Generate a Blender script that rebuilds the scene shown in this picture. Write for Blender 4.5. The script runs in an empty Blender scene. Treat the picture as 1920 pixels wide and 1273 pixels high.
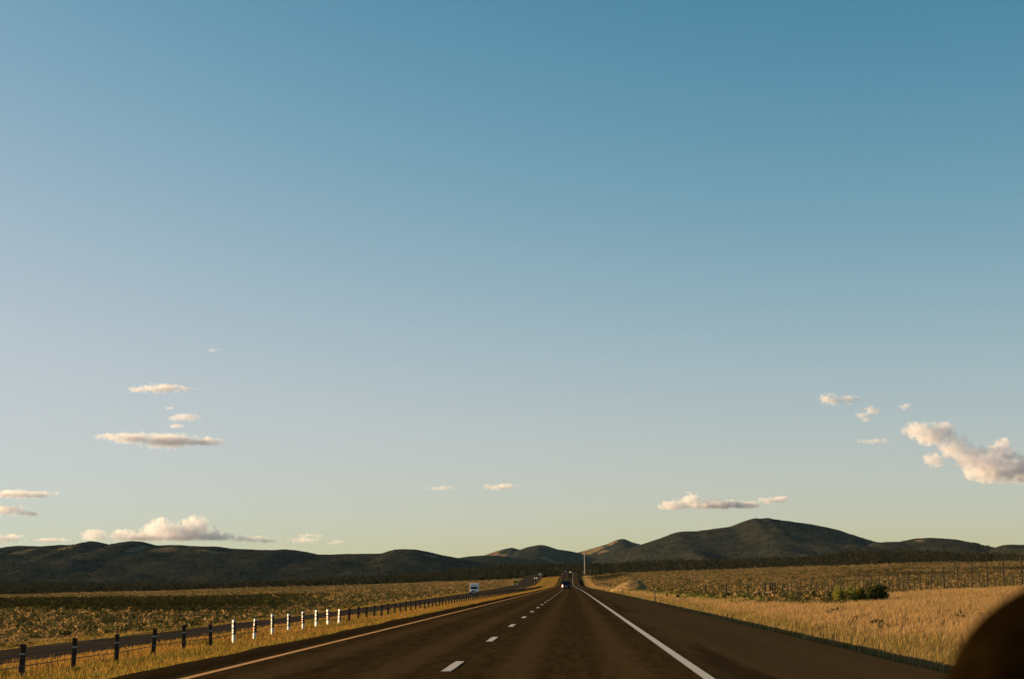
import bpy, bmesh, math, random
import numpy as np
from mathutils import Vector, Matrix

random.seed(7)
rng = np.random.default_rng(11)
scene = bpy.context.scene
C = scene.collection
R = math.radians

# ------------------------------------------------------------------ camera
F, CX, CY = 2930.0, 960.0, 636.5          # focal length and centre in photo pixels
VPX, VPY, EYE = 1073.6, 1093.5, 1.3
PITCH = math.atan((VPY - CY) / F)
YAW = math.atan((VPX - CX) / F * math.cos(PITCH))
cam_d = bpy.data.cameras.new('camera')
cam = bpy.data.objects.new('camera', cam_d); C.objects.link(cam)
cam.location = (0, 0, EYE)
cam.rotation_euler = (math.pi / 2 + PITCH, 0, YAW)
cam_d.sensor_width = 36.0
cam_d.lens = F / 1920 * 36
cam_d.clip_start, cam_d.clip_end = 0.05, 80000
cam_d.dof.use_dof = True
cam_d.dof.focus_distance = 150
cam_d.dof.aperture_fstop = 7.0
scene.camera = cam
RM = np.array(cam.rotation_euler.to_matrix())

def ray(px, py, y):
    """world point seen at photo pixel (px,py) at forward distance y"""
    d = RM @ np.array([(px - CX) / F, -(py - CY) / F, -1.0])
    return np.array([0, 0, EYE]) + d * (y / d[1])

# ------------------------------------------------------------------ light
SUN_EL, SUN_AZ = R(9.0), R(78)            # azimuth to the left of the road direction
sdir = Vector((-math.sin(SUN_AZ) * math.cos(SUN_EL), math.cos(SUN_AZ) * math.cos(SUN_EL), math.sin(SUN_EL)))
w = bpy.data.worlds.new('World'); scene.world = w; w.use_nodes = True
nt = w.node_tree; nt.nodes.clear()
sky = nt.nodes.new('ShaderNodeTexSky'); sky.sky_type = 'NISHITA'; sky.sun_disc = False
sky.sun_elevation = SUN_EL; sky.sun_rotation = -SUN_AZ
sky.altitude = 1600; sky.air_density = 1.0; sky.dust_density = 2.2; sky.ozone_density = 1.0
# film-like tone response of the sky colour, the same in every direction: x^g / (x^g + k^g)
sep = nt.nodes.new('ShaderNodeSeparateColor'); cmb = nt.nodes.new('ShaderNodeCombineColor')
nt.links.new(sky.outputs[0], sep.inputs[0])
def wm(op, a, b):
    n = nt.nodes.new('ShaderNodeMath'); n.operation = op
    for i, v in enumerate((a, b)):
        if isinstance(v, (int, float)): n.inputs[i].default_value = v
        else: nt.links.new(v, n.inputs[i])
    return n.outputs[0]
EXPOSURE = 1.5
for ch, (g, k, amp) in enumerate(((2.9, .1850, .6240), (2.0, .2180, .7380), (2.0, .2500, .8120))):
    p_ = wm('POWER', wm('MULTIPLY', sep.outputs[ch], 0.1 / k), g)
    nt.links.new(wm('MULTIPLY', wm('DIVIDE', p_, wm('ADD', p_, 1.0)), amp * 10 / 2 ** EXPOSURE), cmb.inputs[ch])
bg = nt.nodes.new('ShaderNodeBackground'); bg.inputs['Strength'].default_value = 0.10
wo = nt.nodes.new('ShaderNodeOutputWorld')
nt.links.new(cmb.outputs[0], bg.inputs['Color'])
nt.links.new(bg.outputs[0], wo.inputs['Surface'])
sun_d = bpy.data.lights.new('sun', 'SUN'); sun_d.energy = 4.6; sun_d.angle = R(0.55); sun_d.color = (1.0, 0.67, 0.34)
sun = bpy.data.objects.new('sun', sun_d); C.objects.link(sun)
sun.location = sdir * 200
sun.rotation_euler = sdir.to_track_quat('Z', 'Y').to_euler()
vs = scene.view_settings
vs.view_transform = 'Standard'; vs.look = 'None'; vs.gamma = 1.0; vs.use_curve_mapping = False
vs.exposure = EXPOSURE
cy = scene.cycles
cy.max_bounces = 8; cy.diffuse_bounces = 3; cy.glossy_bounces = 2; cy.transmission_bounces = 3
cy.transparent_max_bounces = 8; cy.volume_bounces = 6; cy.volume_step_rate = 0.35; cy.volume_max_steps = 256
cy.sample_clamp_indirect = 4.0

# ------------------------------------------------------------------ helpers
def ss(x, a, b):
    t = np.clip((np.asarray(x, float) - a) / (b - a), 0, 1)
    return t * t * (3 - 2 * t)

def _hash(ix, iy, seed):
    h = (ix * 374761393 + iy * 668265263 + seed * 974634541) & 0xffffffff
    h = ((h ^ (h >> 13)) * 1274126177) & 0xffffffff
    return ((h ^ (h >> 16)) & 0xffffff) / float(0xffffff)

def vnoise(x, y, seed=0):
    x = np.asarray(x, float); y = np.asarray(y, float)
    x, y = np.broadcast_arrays(x, y)
    ix = np.floor(x).astype(np.int64); iy = np.floor(y).astype(np.int64)
    fx = x - ix; fy = y - iy
    fx = fx * fx * (3 - 2 * fx); fy = fy * fy * (3 - 2 * fy)
    a = _hash(ix, iy, seed); b = _hash(ix + 1, iy, seed); c = _hash(ix, iy + 1, seed); d = _hash(ix + 1, iy + 1, seed)
    return (a * (1 - fx) + b * fx) * (1 - fy) + (c * (1 - fx) + d * fx) * fy

def fbm(x, y, seed=0, octv=4):
    s, a, t = 0, 1.0, 0
    for o in range(octv):
        s = s + a * vnoise(np.asarray(x) * 2 ** o + 17.3 * o, np.asarray(y) * 2 ** o - 9.1 * o, seed + o); t += a; a *= 0.5
    return s / t

def table(knots, smooth=40):
    ys = np.arange(-3000, 16001, 2.0)
    k = np.array(knots, float)
    z = np.interp(ys, k[:, 0], k[:, 1])
    n = max(1, int(smooth / 2))
    ker = np.hanning(2 * n + 1); ker /= ker.sum()
    z = np.convolve(np.pad(z, n, mode='edge'), ker, mode='valid')
    return lambda y: np.interp(y, ys, z)

def tag(o, label=None, cat=None, group=None, kind=None):
    if label: o['label'] = label
    if cat: o['category'] = cat
    if group: o['group'] = group
    if kind: o['kind'] = kind
    return o

def link(name, me, mat=None, parent=None, smooth=False):
    o = bpy.data.objects.new(name, me); C.objects.link(o)
    if mat and not me.materials: me.materials.append(mat)
    if smooth: me.polygons.foreach_set('use_smooth', [True] * len(me.polygons))
    if parent: o.parent = parent
    return o

def mesh(name, V, Fc, mat=None, parent=None, smooth=False):
    me = bpy.data.meshes.new(name); me.from_pydata([tuple(map(float, v)) for v in V], [], [tuple(map(int, f)) for f in Fc]); me.update()
    return link(name, me, mat, parent, smooth)

def tris(name, V, Fi, mat, parent=None, col=None, smooth=False, n=3):
    """big mesh from numpy arrays: V (k,3), Fi (m,n)"""
    me = bpy.data.meshes.new(name)
    V = np.ascontiguousarray(V, np.float32); Fi = np.ascontiguousarray(Fi, np.int32)
    me.vertices.add(len(V)); me.vertices.foreach_set('co', V.ravel())
    me.loops.add(Fi.size); me.loops.foreach_set('vertex_index', Fi.ravel())
    me.polygons.add(len(Fi)); me.polygons.foreach_set('loop_start', np.arange(0, Fi.size, n, dtype=np.int32))
    if smooth: me.polygons.foreach_set('use_smooth', np.ones(len(Fi), bool))
    if col is not None:
        a = me.attributes.new('tone', 'FLOAT_COLOR', 'POINT')
        c4 = np.ones((len(V), 4), np.float32); c4[:, :3] = col
        a.data.foreach_set('color', c4.ravel())
    me.update(); me.validate()
    return link(name, me, mat, parent)

def bm_obj(name, bm, mat, parent=None, smooth=False):
    me = bpy.data.meshes.new(name); bm.normal_update(); bm.to_mesh(me); bm.free()
    return link(name, me, mat, parent, smooth)

def box(bm, x0, x1, y0, y1, z0, z1, bevel=0):
    r = bmesh.ops.create_cube(bm, size=1.0)
    for v in r['verts']:
        v.co = Vector(((x0 + x1) / 2 + v.co.x * (x1 - x0), (y0 + y1) / 2 + v.co.y * (y1 - y0), (z0 + z1) / 2 + v.co.z * (z1 - z0)))
    if bevel:
        es = list({e for v in r['verts'] for e in v.link_edges})
        bmesh.ops.bevel(bm, geom=es, offset=bevel, segments=2, affect='EDGES', profile=0.6)
    return r['verts']

def cyl(bm, p, q, r0, r1=None, n=8):
    r1 = r0 if r1 is None else r1
    p, q = Vector(p), Vector(q); d = q - p
    m = Matrix.Translation((p + q) / 2) @ d.to_track_quat('Z', 'Y').to_matrix().to_4x4()
    bmesh.ops.create_cone(bm, cap_ends=True, segments=n, radius1=r0, radius2=r1, depth=d.length, matrix=m)

def part(name, mat, parent, fn, smooth=False):
    bm = bmesh.new(); fn(bm)
    return bm_obj(name, bm, mat, parent, smooth)

def empty(name, loc, rz=0, rx=0):
    o = bpy.data.objects.new(name, None); C.objects.link(o)
    o.location = loc; o.rotation_euler = (rx, 0, rz); o.empty_display_size = 0.2
    return o

# ------------------------------------------------------------------ materials
MAT = {}
def nodes_of(name):
    m = bpy.data.materials.new(name); m.use_nodes = True; MAT[name] = m
    t = m.node_tree; t.nodes.clear()
    out = t.nodes.new('ShaderNodeOutputMaterial')
    return m, t, out

def N(t, typ, **kw):
    n = t.nodes.new(typ)
    for k, v in kw.items():
        if k.startswith('i_'): n.inputs[k[2:]].default_value = v
        else: setattr(n, k, v)
    return n

def mixc(t, fac, a, b, mode='MIX'):
    n = t.nodes.new('ShaderNodeMix'); n.data_type = 'RGBA'; n.blend_type = mode
    for sock, v in ((n.inputs[0], fac), (n.inputs[6], a), (n.inputs[7], b)):
        if isinstance(v, (int, float)): sock.default_value = v
        elif isinstance(v, tuple): sock.default_value = (*v, 1) if len(v) == 3 else v
        else: t.links.new(v, sock)
    return n.outputs[2]

def ramp(t, src, a, b):
    n = t.nodes.new('ShaderNodeMapRange'); n.interpolation_type = 'SMOOTHSTEP'
    n.inputs[1].default_value = a; n.inputs[2].default_value = b
    t.links.new(src, n.inputs[0]); return n.outputs[0]

def mth(t, op, a, b=None, c=None):
    n = t.nodes.new('ShaderNodeMath'); n.operation = op
    for i, v in enumerate((a, b, c)):
        if v is None: continue
        if isinstance(v, (int, float)): n.inputs[i].default_value = v
        else: t.links.new(v, n.inputs[i])
    return n.outputs[0]

def noise(t, scale, detail=4, rough=0.55, vec=None, stretch=None, dist=0):
    n = t.nodes.new('ShaderNodeTexNoise'); n.inputs['Scale'].default_value = scale
    n.inputs['Detail'].default_value = detail; n.inputs['Roughness'].default_value = rough
    n.inputs['Distortion'].default_value = dist
    if vec is None:
        vec = t.nodes.new('ShaderNodeTexCoord').outputs['Object']
    if stretch:
        mp = t.nodes.new('ShaderNodeMapping'); mp.inputs['Scale'].default_value = stretch
        t.links.new(vec, mp.inputs[0]); vec = mp.outputs[0]
    t.links.new(vec, n.inputs['Vector'])
    return n.outputs[0]

def bump(t, h, strength, dist):
    n = t.nodes.new('ShaderNodeBump'); n.inputs['Strength'].default_value = strength; n.inputs['Distance'].default_value = dist
    t.links.new(h, n.inputs['Height']); return n.outputs[0]

def simple(name, col, rough=0.6, metal=0.0, var=0.25, scale=6.0, spec=0.4, emit=None, estr=0.0):
    m, t, out = nodes_of(name)
    p = N(t, 'ShaderNodeBsdfPrincipled')
    p.inputs['Roughness'].default_value = rough; p.inputs['Metallic'].default_value = metal
    p.inputs['Specular IOR Level'].default_value = spec
    nz = noise(t, scale, 5)
    dark = tuple(c * (1 - var) for c in col); lite = tuple(min(1, c * (1 + var)) for c in col)
    t.links.new(mixc(t, ramp(t, nz, 0.3, 0.7), dark, lite), p.inputs['Base Color'])
    if emit:
        p.inputs['Emission Color'].default_value = (*emit, 1); p.inputs['Emission Strength'].default_value = estr
    t.links.new(p.outputs[0], out.inputs[0])
    return m

def leafy(name, transl=0.35, rough=0.7, gain=1.0):
    m, t, out = nodes_of(name)
    at = N(t, 'ShaderNodeAttribute', attribute_name='tone')
    col = mixc(t, 1.0, at.outputs['Color'], (gain, gain, gain), 'MULTIPLY')
    d = N(t, 'ShaderNodeBsdfDiffuse'); tr = N(t, 'ShaderNodeBsdfTranslucent'); mx = N(t, 'ShaderNodeMixShader')
    d.inputs['Roughness'].default_value = rough
    t.links.new(col, d.inputs[0]); t.links.new(col, tr.inputs[0])
    mx.inputs[0].default_value = transl
    t.links.new(d.outputs[0], mx.inputs[1]); t.links.new(tr.outputs[0], mx.inputs[2]); t.links.new(mx.outputs[0], out.inputs[0])
    return m

# --- ground: dry earth and grass, verge follows its grass, field shade bands are painted in
m, t, out = nodes_of('dry_ground')
p = N(t, 'ShaderNodeBsdfPrincipled'); p.inputs['Roughness'].default_value = 1.0; p.inputs['Specular IOR Level'].default_value = 0.0
n_big = noise(t, 0.018, 5, 0.6, stretch=(0.5, 1.6, 1))
n_mid = noise(t, 0.22, 5, 0.65)
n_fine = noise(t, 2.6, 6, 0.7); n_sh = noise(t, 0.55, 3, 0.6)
a_dark = N(t, 'ShaderNodeAttribute', attribute_name='sage_shade').outputs['Fac']
a_soil_shade = N(t, 'ShaderNodeAttribute', attribute_name='bare_soil_shade').outputs['Fac']
a_ver = N(t, 'ShaderNodeAttribute', attribute_name='verge').outputs['Fac']
base = mixc(t, ramp(t, n_mid, 0.38, 0.62), (0.075, 0.064, 0.024), (0.22, 0.145, 0.054))
base = mixc(t, mth(t, 'MULTIPLY', ramp(t, n_big, 0.42, 0.62), 0.55), base, (0.30, 0.185, 0.072))
base = mixc(t, a_dark, base, mixc(t, ramp(t, n_mid, 0.35, 0.65), (0.024, 0.019, 0.008), (0.056, 0.042, 0.017)))  # shade bands of the fields put into the ground colour
base = mixc(t, a_ver, base, mixc(t, ramp(t, n_mid, 0.35, 0.65), (0.13, 0.105, 0.028), (0.27, 0.175, 0.06)))
base = mixc(t, ramp(t, n_fine, 0.25, 0.75), mixc(t, 1.0, base, (0.55, 0.55, 0.55), 'MULTIPLY'), mixc(t, 1.0, base, (1.25, 1.22, 1.15), 'MULTIPLY'))
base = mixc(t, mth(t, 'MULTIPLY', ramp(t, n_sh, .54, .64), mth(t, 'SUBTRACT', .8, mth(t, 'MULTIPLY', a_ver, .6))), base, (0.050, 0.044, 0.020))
base = mixc(t, a_soil_shade, base, mixc(t, n_fine, (0.028, 0.010, 0.002), (0.050, 0.020, 0.005)))  # bare soil, near black from the painted shade of the road drop
t.links.new(base, p.inputs['Base Color'])
t.links.new(bump(t, mth(t, 'ADD', n_mid, n_sh), 0.9, 1.2), p.inputs['Normal'])
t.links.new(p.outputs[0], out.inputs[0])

# --- asphalt; attribute 'lateral' is metres across the carriageway from the camera's lane
def asphalt(name, c0, c1, shoulder):
    m, t, out = nodes_of(name)
    p = N(t, 'ShaderNodeBsdfPrincipled'); p.inputs['Roughness'].default_value = 1.0; p.inputs['Specular IOR Level'].default_value = 0.0
    lat = N(t, 'ShaderNodeAttribute', attribute_name='lateral').outputs['Fac']
    fine = noise(t, 22, 6, 0.85, stretch=(1, .35, 1)); streak = noise(t, 1.0, 4, 0.6, stretch=(1.6, 0.02, 1)); blot = noise(t, 0.12, 5, 0.6)
    mott = noise(t, 5.0, 5, 0.8, stretch=(1, .12, 1))
    col = mixc(t, mth(t, 'ADD', mth(t, 'MULTIPLY', ramp(t, fine, 0.3, 0.72), .5), mth(t, 'MULTIPLY', ramp(t, mott, .36, .64), .5)), c0, c1)
    col = mixc(t, mth(t, 'MULTIPLY', ramp(t, streak, 0.45, 0.75), 0.35), col, tuple(c * 0.62 for c in c0))
    col = mixc(t, mth(t, 'MULTIPLY', ramp(t, blot, 0.5, 0.75), 0.3), col, tuple(c * 1.35 for c in c1))
    if shoulder:
        # polished wheel tracks, 0.85 m either side of each lane's centre, and a darker oil streak between
        d_ = mth(t, 'ABSOLUTE', mth(t, 'SUBTRACT', mth(t, 'PINGPONG', mth(t, 'ADD', lat, 7.28), 1.82), .85))
        trk = mth(t, 'SUBTRACT', 1.0, ramp(t, d_, .1, .5))
        col = mixc(t, mth(t, 'MULTIPLY', trk, mth(t, 'ADD', .15, mth(t, 'MULTIPLY', streak, .3))), col, tuple(c * 1.5 for c in c1))
        col = mixc(t, mth(t, 'MULTIPLY', ramp(t, lat, 1.95, 2.35), 0.75), col, mixc(t, ramp(t, fine, 0.25, 0.75), (0.030, 0.0205, 0.0100), (0.080, 0.056, 0.030)))
        # tar stains beside the white line
        band = mth(t, 'MULTIPLY', ramp(t, lat, 2.05, 2.35), mth(t, 'SUBTRACT', 1.0, ramp(t, lat, 2.75, 3.15)))
        sp = noise(t, 1.0, 3, 0.6, stretch=(0.9, 0.06, 1))
        col = mixc(t, mth(t, 'MULTIPLY', mth(t, 'MULTIPLY', band, ramp(t, sp, 0.46, 0.60)), 0.6), col, (0.011, 0.0075, 0.004))
        # outer edge of the shoulder, shade of the drop painted into its colour
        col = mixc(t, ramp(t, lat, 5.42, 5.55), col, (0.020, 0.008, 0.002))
        # dark new tar strip along the left edge
        col = mixc(t, mth(t, 'MULTIPLY', mth(t, 'SUBTRACT', 1.0, ramp(t, lat, -5.75, -5.5)), 0.6), col, (0.012, 0.0085, 0.0045))
    t.links.new(col, p.inputs['Base Color'])
    t.links.new(bump(t, fine, 0.5, 0.02), p.inputs['Normal'])
    t.links.new(p.outputs[0], out.inputs[0])
asphalt('asphalt', (0.019, 0.0122, 0.0048), (0.064, 0.042, 0.018), True)
asphalt('asphalt_far', (0.026, 0.019, 0.012), (0.068, 0.052, 0.036), False)

def paint(name, col):
    m, t, out = nodes_of(name)
    p = N(t, 'ShaderNodeBsdfPrincipled'); p.inputs['Roughness'].default_value = 0.65
    nz = noise(t, 14, 6, 0.75); nz2 = noise(t, 2.5, 4, 0.6)
    c = mixc(t, mth(t, 'MULTIPLY', ramp(t, nz, 0.52, 0.75), 0.75), col, tuple(c * 0.25 for c in col))
    c = mixc(t, mth(t, 'MULTIPLY', ramp(t, nz2, 0.5, 0.8), 0.4), c, tuple(c * 0.55 for c in col))
    t.links.new(c, p.inputs['Base Color']); t.links.new(p.outputs[0], out.inputs[0])
paint('white_paint', (0.46, 0.42, 0.34)); paint('yellow_paint', (0.54, 0.235, 0.005))

simple('weathered_wood', (0.032, 0.020, 0.010), 0.9, var=0.5, scale=9)
simple('rusty_steel', (0.036, 0.021, 0.010), 0.8, 0.2, var=0.4, scale=12)
simple('grey_wood', (0.14, 0.09, 0.05), 0.9, var=0.4, scale=5)
simple('pale_wood', (0.5, 0.42, 0.3), 0.8, var=0.2)
simple('galvanised', (0.28, 0.27, 0.25), 0.5, 0.8, var=0.2)
simple('old_cable', (0.07, 0.058, 0.045), 0.7, 0.3)
simple('dark_wire', (0.04, 0.03, 0.022), 0.7, 0.3)
simple('white_plastic', (0.58, 0.57, 0.54), 0.5, var=0.06)
simple('black_sheet', (0.025, 0.022, 0.02), 0.6)
simple('orange_reflector', (0.65, 0.18, 0.03), 0.3)
simple('white_metal', (0.72, 0.71, 0.68), 0.4, var=0.08)
simple('grey_metal', (0.35, 0.35, 0.34), 0.4, 0.5)
simple('yellow_metal', (0.66, 0.40, 0.05), 0.4, var=0.1)
simple('dark_paint', (0.016, 0.012, 0.010), 0.35, var=0.1, spec=0.3)
simple('maroon_paint', (0.06, 0.012, 0.012), 0.25, var=0.1, spec=0.5)
simple('silver_paint', (0.5, 0.5, 0.5), 0.3, 0.4, var=0.05)
simple('dark_glass', (0.010, 0.010, 0.010), 0.12, var=0.05, spec=0.3)
simple('rubber', (0.015, 0.014, 0.013), 0.85)
simple('red_lens', (0.35, 0.02, 0.015), 0.15, var=0.1)
simple('sun_glint_lamp', (0.6, 0.05, 0.03), 0.15, emit=(1.0, 0.42, 0.28), estr=2.2)  # glow imitating the sun's glint on a tail lamp
simple('amber_light', (0.6, 0.3, 0.03), 0.15, emit=(1.0, 0.75, 0.25), estr=0.5)
simple('head_light', (0.8, 0.8, 0.75), 0.1, emit=(1.0, 0.95, 0.8), estr=1.6)
simple('lamp_glass', (0.7, 0.7, 0.66), 0.1, var=0.05)
simple('black_fabric', (0.005, 0.003, 0.001), 1.0, var=0.3, scale=60, spec=0.0)
simple('mound_soil', (0.19, 0.122, 0.048), 0.95, var=0.5, scale=1.2, spec=0.1)
leafy('grass_blades', 0.40); leafy('sage_leaves', 0.25); leafy('juniper_leaves', 0.12); leafy('bush_leaves', 0.35)

m, t, out = nodes_of('hill_forest')
p = N(t, 'ShaderNodeBsdfPrincipled'); p.inputs['Roughness'].default_value = 1.0; p.inputs['Specular IOR Level'].default_value = 0.0
a_g = N(t, 'ShaderNodeAttribute', attribute_name='bare').outputs['Fac']
n1 = noise(t, 0.02, 5, 0.7); n2 = noise(t, 0.004, 4, 0.6)
c = mixc(t, ramp(t, n1, 0.35, 0.65), (0.014, 0.015, 0.010), (0.034, 0.033, 0.020))
c = mixc(t, mth(t, 'MULTIPLY', ramp(t, n2, 0.55, 0.75), 0.3), c, (0.075, 0.058, 0.030))
c = mixc(t, a_g, c, mixc(t, ramp(t, n1, 0.35, 0.65), (0.085, 0.06, 0.032), (0.20, 0.135, 0.07)))
t.links.new(c, p.inputs['Base Color']); t.links.new(bump(t, n1, 0.8, 12), p.inputs['Normal'])
t.links.new(p.outputs[0], out.inputs[0])

# ------------------------------------------------------------------ terrain shape
xc = table([(-3000, 0), (280, 0), (800, -1.8), (16000, -1.8)], 200)        # slight drift of the road to the left
zr = table([(-3000, 0), (560, 0), (700, .25), (770, .6), (820, 1.1), (1190, 9.5), (1260, 9.7), (1420, 8), (1800, 9), (16000, 9)], 60)
zo = table([(-3000, -2.2), (200, -2.2), (440, -1.5), (650, -.6), (720, -.1), (860, .6), (1160, 7.7), (1240, 8.2), (1420, 6.5), (1800, 8), (16000, 8)], 60)
zR12 = table([(-3000, -.1), (70, -.1), (105, -.2), (160, -.25), (500, -.2), (900, .1), (16000, 0)], 20)   # relative to zr
zR32 = table([(-3000, .9), (60, .9), (115, .75), (180, -.5), (250, -1.1), (380, -1.5), (560, -.6), (700, 1.3), (850, 4.2), (1000, 7.8), (1060, 8.4), (1200, 7.5), (16000, 8)], 40)
sR = table([(-3000, 0), (50, .004), (200, .012), (400, .02), (700, .031), (1000, .040), (16000, .040)], 40)
sL = table([(-3000, 0), (150, .002), (400, .010), (700, .022), (1000, .034), (16000, .034)], 40)
FU = np.array([-4000, -805, -475, -280, -175, -85, 50, 133, 320, 396, 508, 636, 4000], float)
FZ = np.array([-2, -1, -2, 6.9, 14.4, 22, 24, 28, 31.7, 40, 39, 34.7, 30], float)

def terrain(x, y):
    x, y = np.broadcast_arrays(np.asarray(x, float), np.asarray(y, float))
    u = x - xc(y)
    a, b = zr(y), zo(y)
    k = [(-45, b - 1.05), (-35, b - .55), (-31.5, b - .25), (-30.2, b - .14), (-18.8, b - .14), (-18.0, b - .1),
         (-14.2, a * .6 + b * .4 + .08 * 0 - .0), (-12.1, a - .83), (-8.2, a - .5), (-7.0, a - .22), (-6.2, a - .14), (5.3, a - .14),
         (5.95, a - .50), (7.4, a - .58), (9.2, a - .45), (12, a + zR12(y)), (20, .75 * (a + zR12(y)) + .25 * zR32(y)), (32, zR32(y))]
    k[6] = (-14.2, np.maximum(a - .80, b + .15))
    z = np.zeros_like(u)
    for (u0, z0), (u1, z1) in zip(k[:-1], k[1:]):
        mk = (u >= u0) & (u < u1)
        tt = (u - u0) / (u1 - u0)
        z = np.where(mk, z0 + (z1 - z0) * tt, z)
    ul = -u - 45
    z = np.where(u < -45, k[0][1] - sL(y) * 520 * np.tanh(np.maximum(ul, 0) / 520), z)
    ur = u - 32
    z = np.where(u >= 32, zR32(y) + sR(y) * 420 * (1 - np.exp(-np.maximum(ur, 0) / 420)), z)
    off = ss(np.abs(u + 12.5), 24, 60)
    z = z + off * (fbm(x / 45, y / 45, 3) - .5) * np.clip(.5 + y / 500, .5, 2.2)
    near = ss(u, 9, 14) + ss(-u, 33, 40)
    z = z + near * (fbm(x / 6, y / 6, 8) - .5) * .35
    near2 = ss(np.abs(u + 10.5), 0, 1.5) * ss(-u, 7.5, 9) * ss(u, -17.5, -15)
    z = z + near2 * (fbm(x / 4, y / 4, 5) - .5) * .18
    # beyond the field's edge the land dips a little, then rises under the wood
    fz = np.interp(x * 2200 / np.maximum(y, 1000), FU, FZ) + 3 * (fbm(x / 90, y / 90, 21) - .5)
    zc = z
    e = ss(y, 1040, 1160)
    zb = zc - 3.2 * e
    z = np.where(y > 1040, zb * (1 - ss(y, 1300, 2150)) + fz * ss(y, 1300, 2150), z)
    z = np.where(y > 2300, fz * (1 - .8 * ss(y, 2300, 3600)) + (-6) * ss(y, 2300, 3600), z)
    return z

def axis(lo, hi, fine_lo, fine_hi, step, grow, extra=()):
    v = list(np.arange(fine_lo, fine_hi + 1e-6, step)) + list(extra)
    s, p_ = step, fine_hi
    while p_ < hi: s *= grow; p_ += s; v.append(p_)
    s, p_ = step, fine_lo
    while p_ > lo: s *= grow; p_ -= s; v.append(p_)
    v = np.unique(np.round(np.array(v), 3))
    keep = [v[0]]
    for q in v[1:]:
        if q - keep[-1] > .18: keep.append(q)
    return np.array(keep)

gu = axis(-9000, 9000, -50, 50, .8, 1.055, (-6.4, -6.2, 5.3, 5.5, 6.0, 6.9, -30.2, -18.8))
gy = axis(-600, 12000, -20, 160, 1.3, 1.022)
GU, GY = np.meshgrid(gu, gy)
GX = GU + xc(GY)
GZ = terrain(GX, GY)
nxg, nyg = len(gu), len(gy)
idx = np.arange(nxg * nyg).reshape(nyg, nxg)
quads = np.stack([idx[:-1, :-1], idx[:-1, 1:], idx[1:, 1:], idx[1:, :-1]], -1).reshape(-1, 4)
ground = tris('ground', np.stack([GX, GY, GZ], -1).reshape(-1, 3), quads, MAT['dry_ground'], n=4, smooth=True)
tag(ground, 'dry tan and olive rangeland on both sides of the highway', 'ground', kind='structure')

def sage_shade_mask(x, y):  # bands of field shade painted as dark ground and thick sage; wood floor too
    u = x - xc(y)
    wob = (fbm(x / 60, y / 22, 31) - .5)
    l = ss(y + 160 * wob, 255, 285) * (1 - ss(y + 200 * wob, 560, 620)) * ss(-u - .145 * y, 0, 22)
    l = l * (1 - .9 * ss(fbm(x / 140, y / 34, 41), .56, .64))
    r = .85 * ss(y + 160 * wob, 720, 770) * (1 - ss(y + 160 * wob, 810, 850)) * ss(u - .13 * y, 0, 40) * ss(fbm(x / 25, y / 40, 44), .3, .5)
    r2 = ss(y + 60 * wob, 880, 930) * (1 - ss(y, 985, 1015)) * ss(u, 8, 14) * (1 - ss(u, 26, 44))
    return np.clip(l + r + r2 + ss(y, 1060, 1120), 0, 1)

def verge_mask(x, y):
    u = x - xc(y)
    a = ss(-u, 6, 7.5) * (1 - ss(-u, 17, 19))
    b = ss(u, 7.2, 8) * (1 - ss(u, 13, 18))
    c_ = ss(-u, 30, 31) * (1 - ss(-u, 33, 39))
    return np.clip(a + b + c_, 0, 1) * (1 - ss(y, 1150, 1250))

def soil_shade_mask(x, y):  # bare strip where shade below the pavement is painted into the soil
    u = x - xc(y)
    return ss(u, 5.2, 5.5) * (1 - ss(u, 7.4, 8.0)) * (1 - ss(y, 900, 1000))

for nm, arr in (('sage_shade', sage_shade_mask(GX, GY)), ('verge', verge_mask(GX, GY)), ('bare_soil_shade', soil_shade_mask(GX, GY))):
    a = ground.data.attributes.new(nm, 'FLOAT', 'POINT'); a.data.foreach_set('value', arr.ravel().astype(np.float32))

# ------------------------------------------------------------------ carriageways and markings
RY = np.concatenate([np.arange(-120, 700, 6.0), np.arange(700, 1500, 5.0)])
def strip(name, us, zf, mat, dz, parent=None, skirt=0.0, ys=RY, jag=0.0):
    us = list(us); prof = [(u, 0.0) for u in us]
    if skirt: prof = [(us[0] - .25, -skirt)] + prof + [(us[-1] + .25, -skirt)]
    k = len(prof); V = []; L = []
    for y in ys:
        for j, (u, d) in enumerate(prof):
            uu = u
            if jag and j in (0, 1, k - 2, k - 1): uu += jag * (float(fbm(y / 3.0, u, 55)) - .5)
            V.append((uu + float(xc(y)), y, float(zf(y)) + dz + d)); L.append(uu)
    Fc = [(i * k + j, i * k + j + 1, (i + 1) * k + j + 1, (i + 1) * k + j) for i in range(len(ys) - 1) for j in range(k - 1)]
    o = mesh(name, V, Fc, mat, parent)
    a = o.data.attributes.new('lateral', 'FLOAT', 'POINT'); a.data.foreach_set('value', np.array(L, np.float32))
    return o

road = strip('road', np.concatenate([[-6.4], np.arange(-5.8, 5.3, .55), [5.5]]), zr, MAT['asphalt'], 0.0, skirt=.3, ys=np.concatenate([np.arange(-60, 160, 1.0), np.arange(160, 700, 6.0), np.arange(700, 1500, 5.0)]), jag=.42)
tag(road, 'dark brown asphalt highway running straight ahead to a rise', 'road', kind='structure')
road2 = strip('road', np.linspace(-30, -19, 6), zo, MAT['asphalt_far'], 0.0, skirt=.3, jag=.2)
tag(road2, 'grey oncoming carriageway beyond the cable barrier on the left', 'road', kind='structure')
e1 = strip('edge_line', (-5.43, -5.30), zr, MAT['yellow_paint'], .005, road, ys=np.concatenate([np.arange(-60, 700, 6.0), np.arange(700, 1300, 5.0)]))
e1['label'] = 'yellow painted edge line'
e2 = strip('edge_line', (1.80, 1.96), zr, MAT['white_paint'], .005, road, ys=np.concatenate([np.arange(-60, 700, 6.0), np.arange(700, 1300, 5.0)]))
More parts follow.
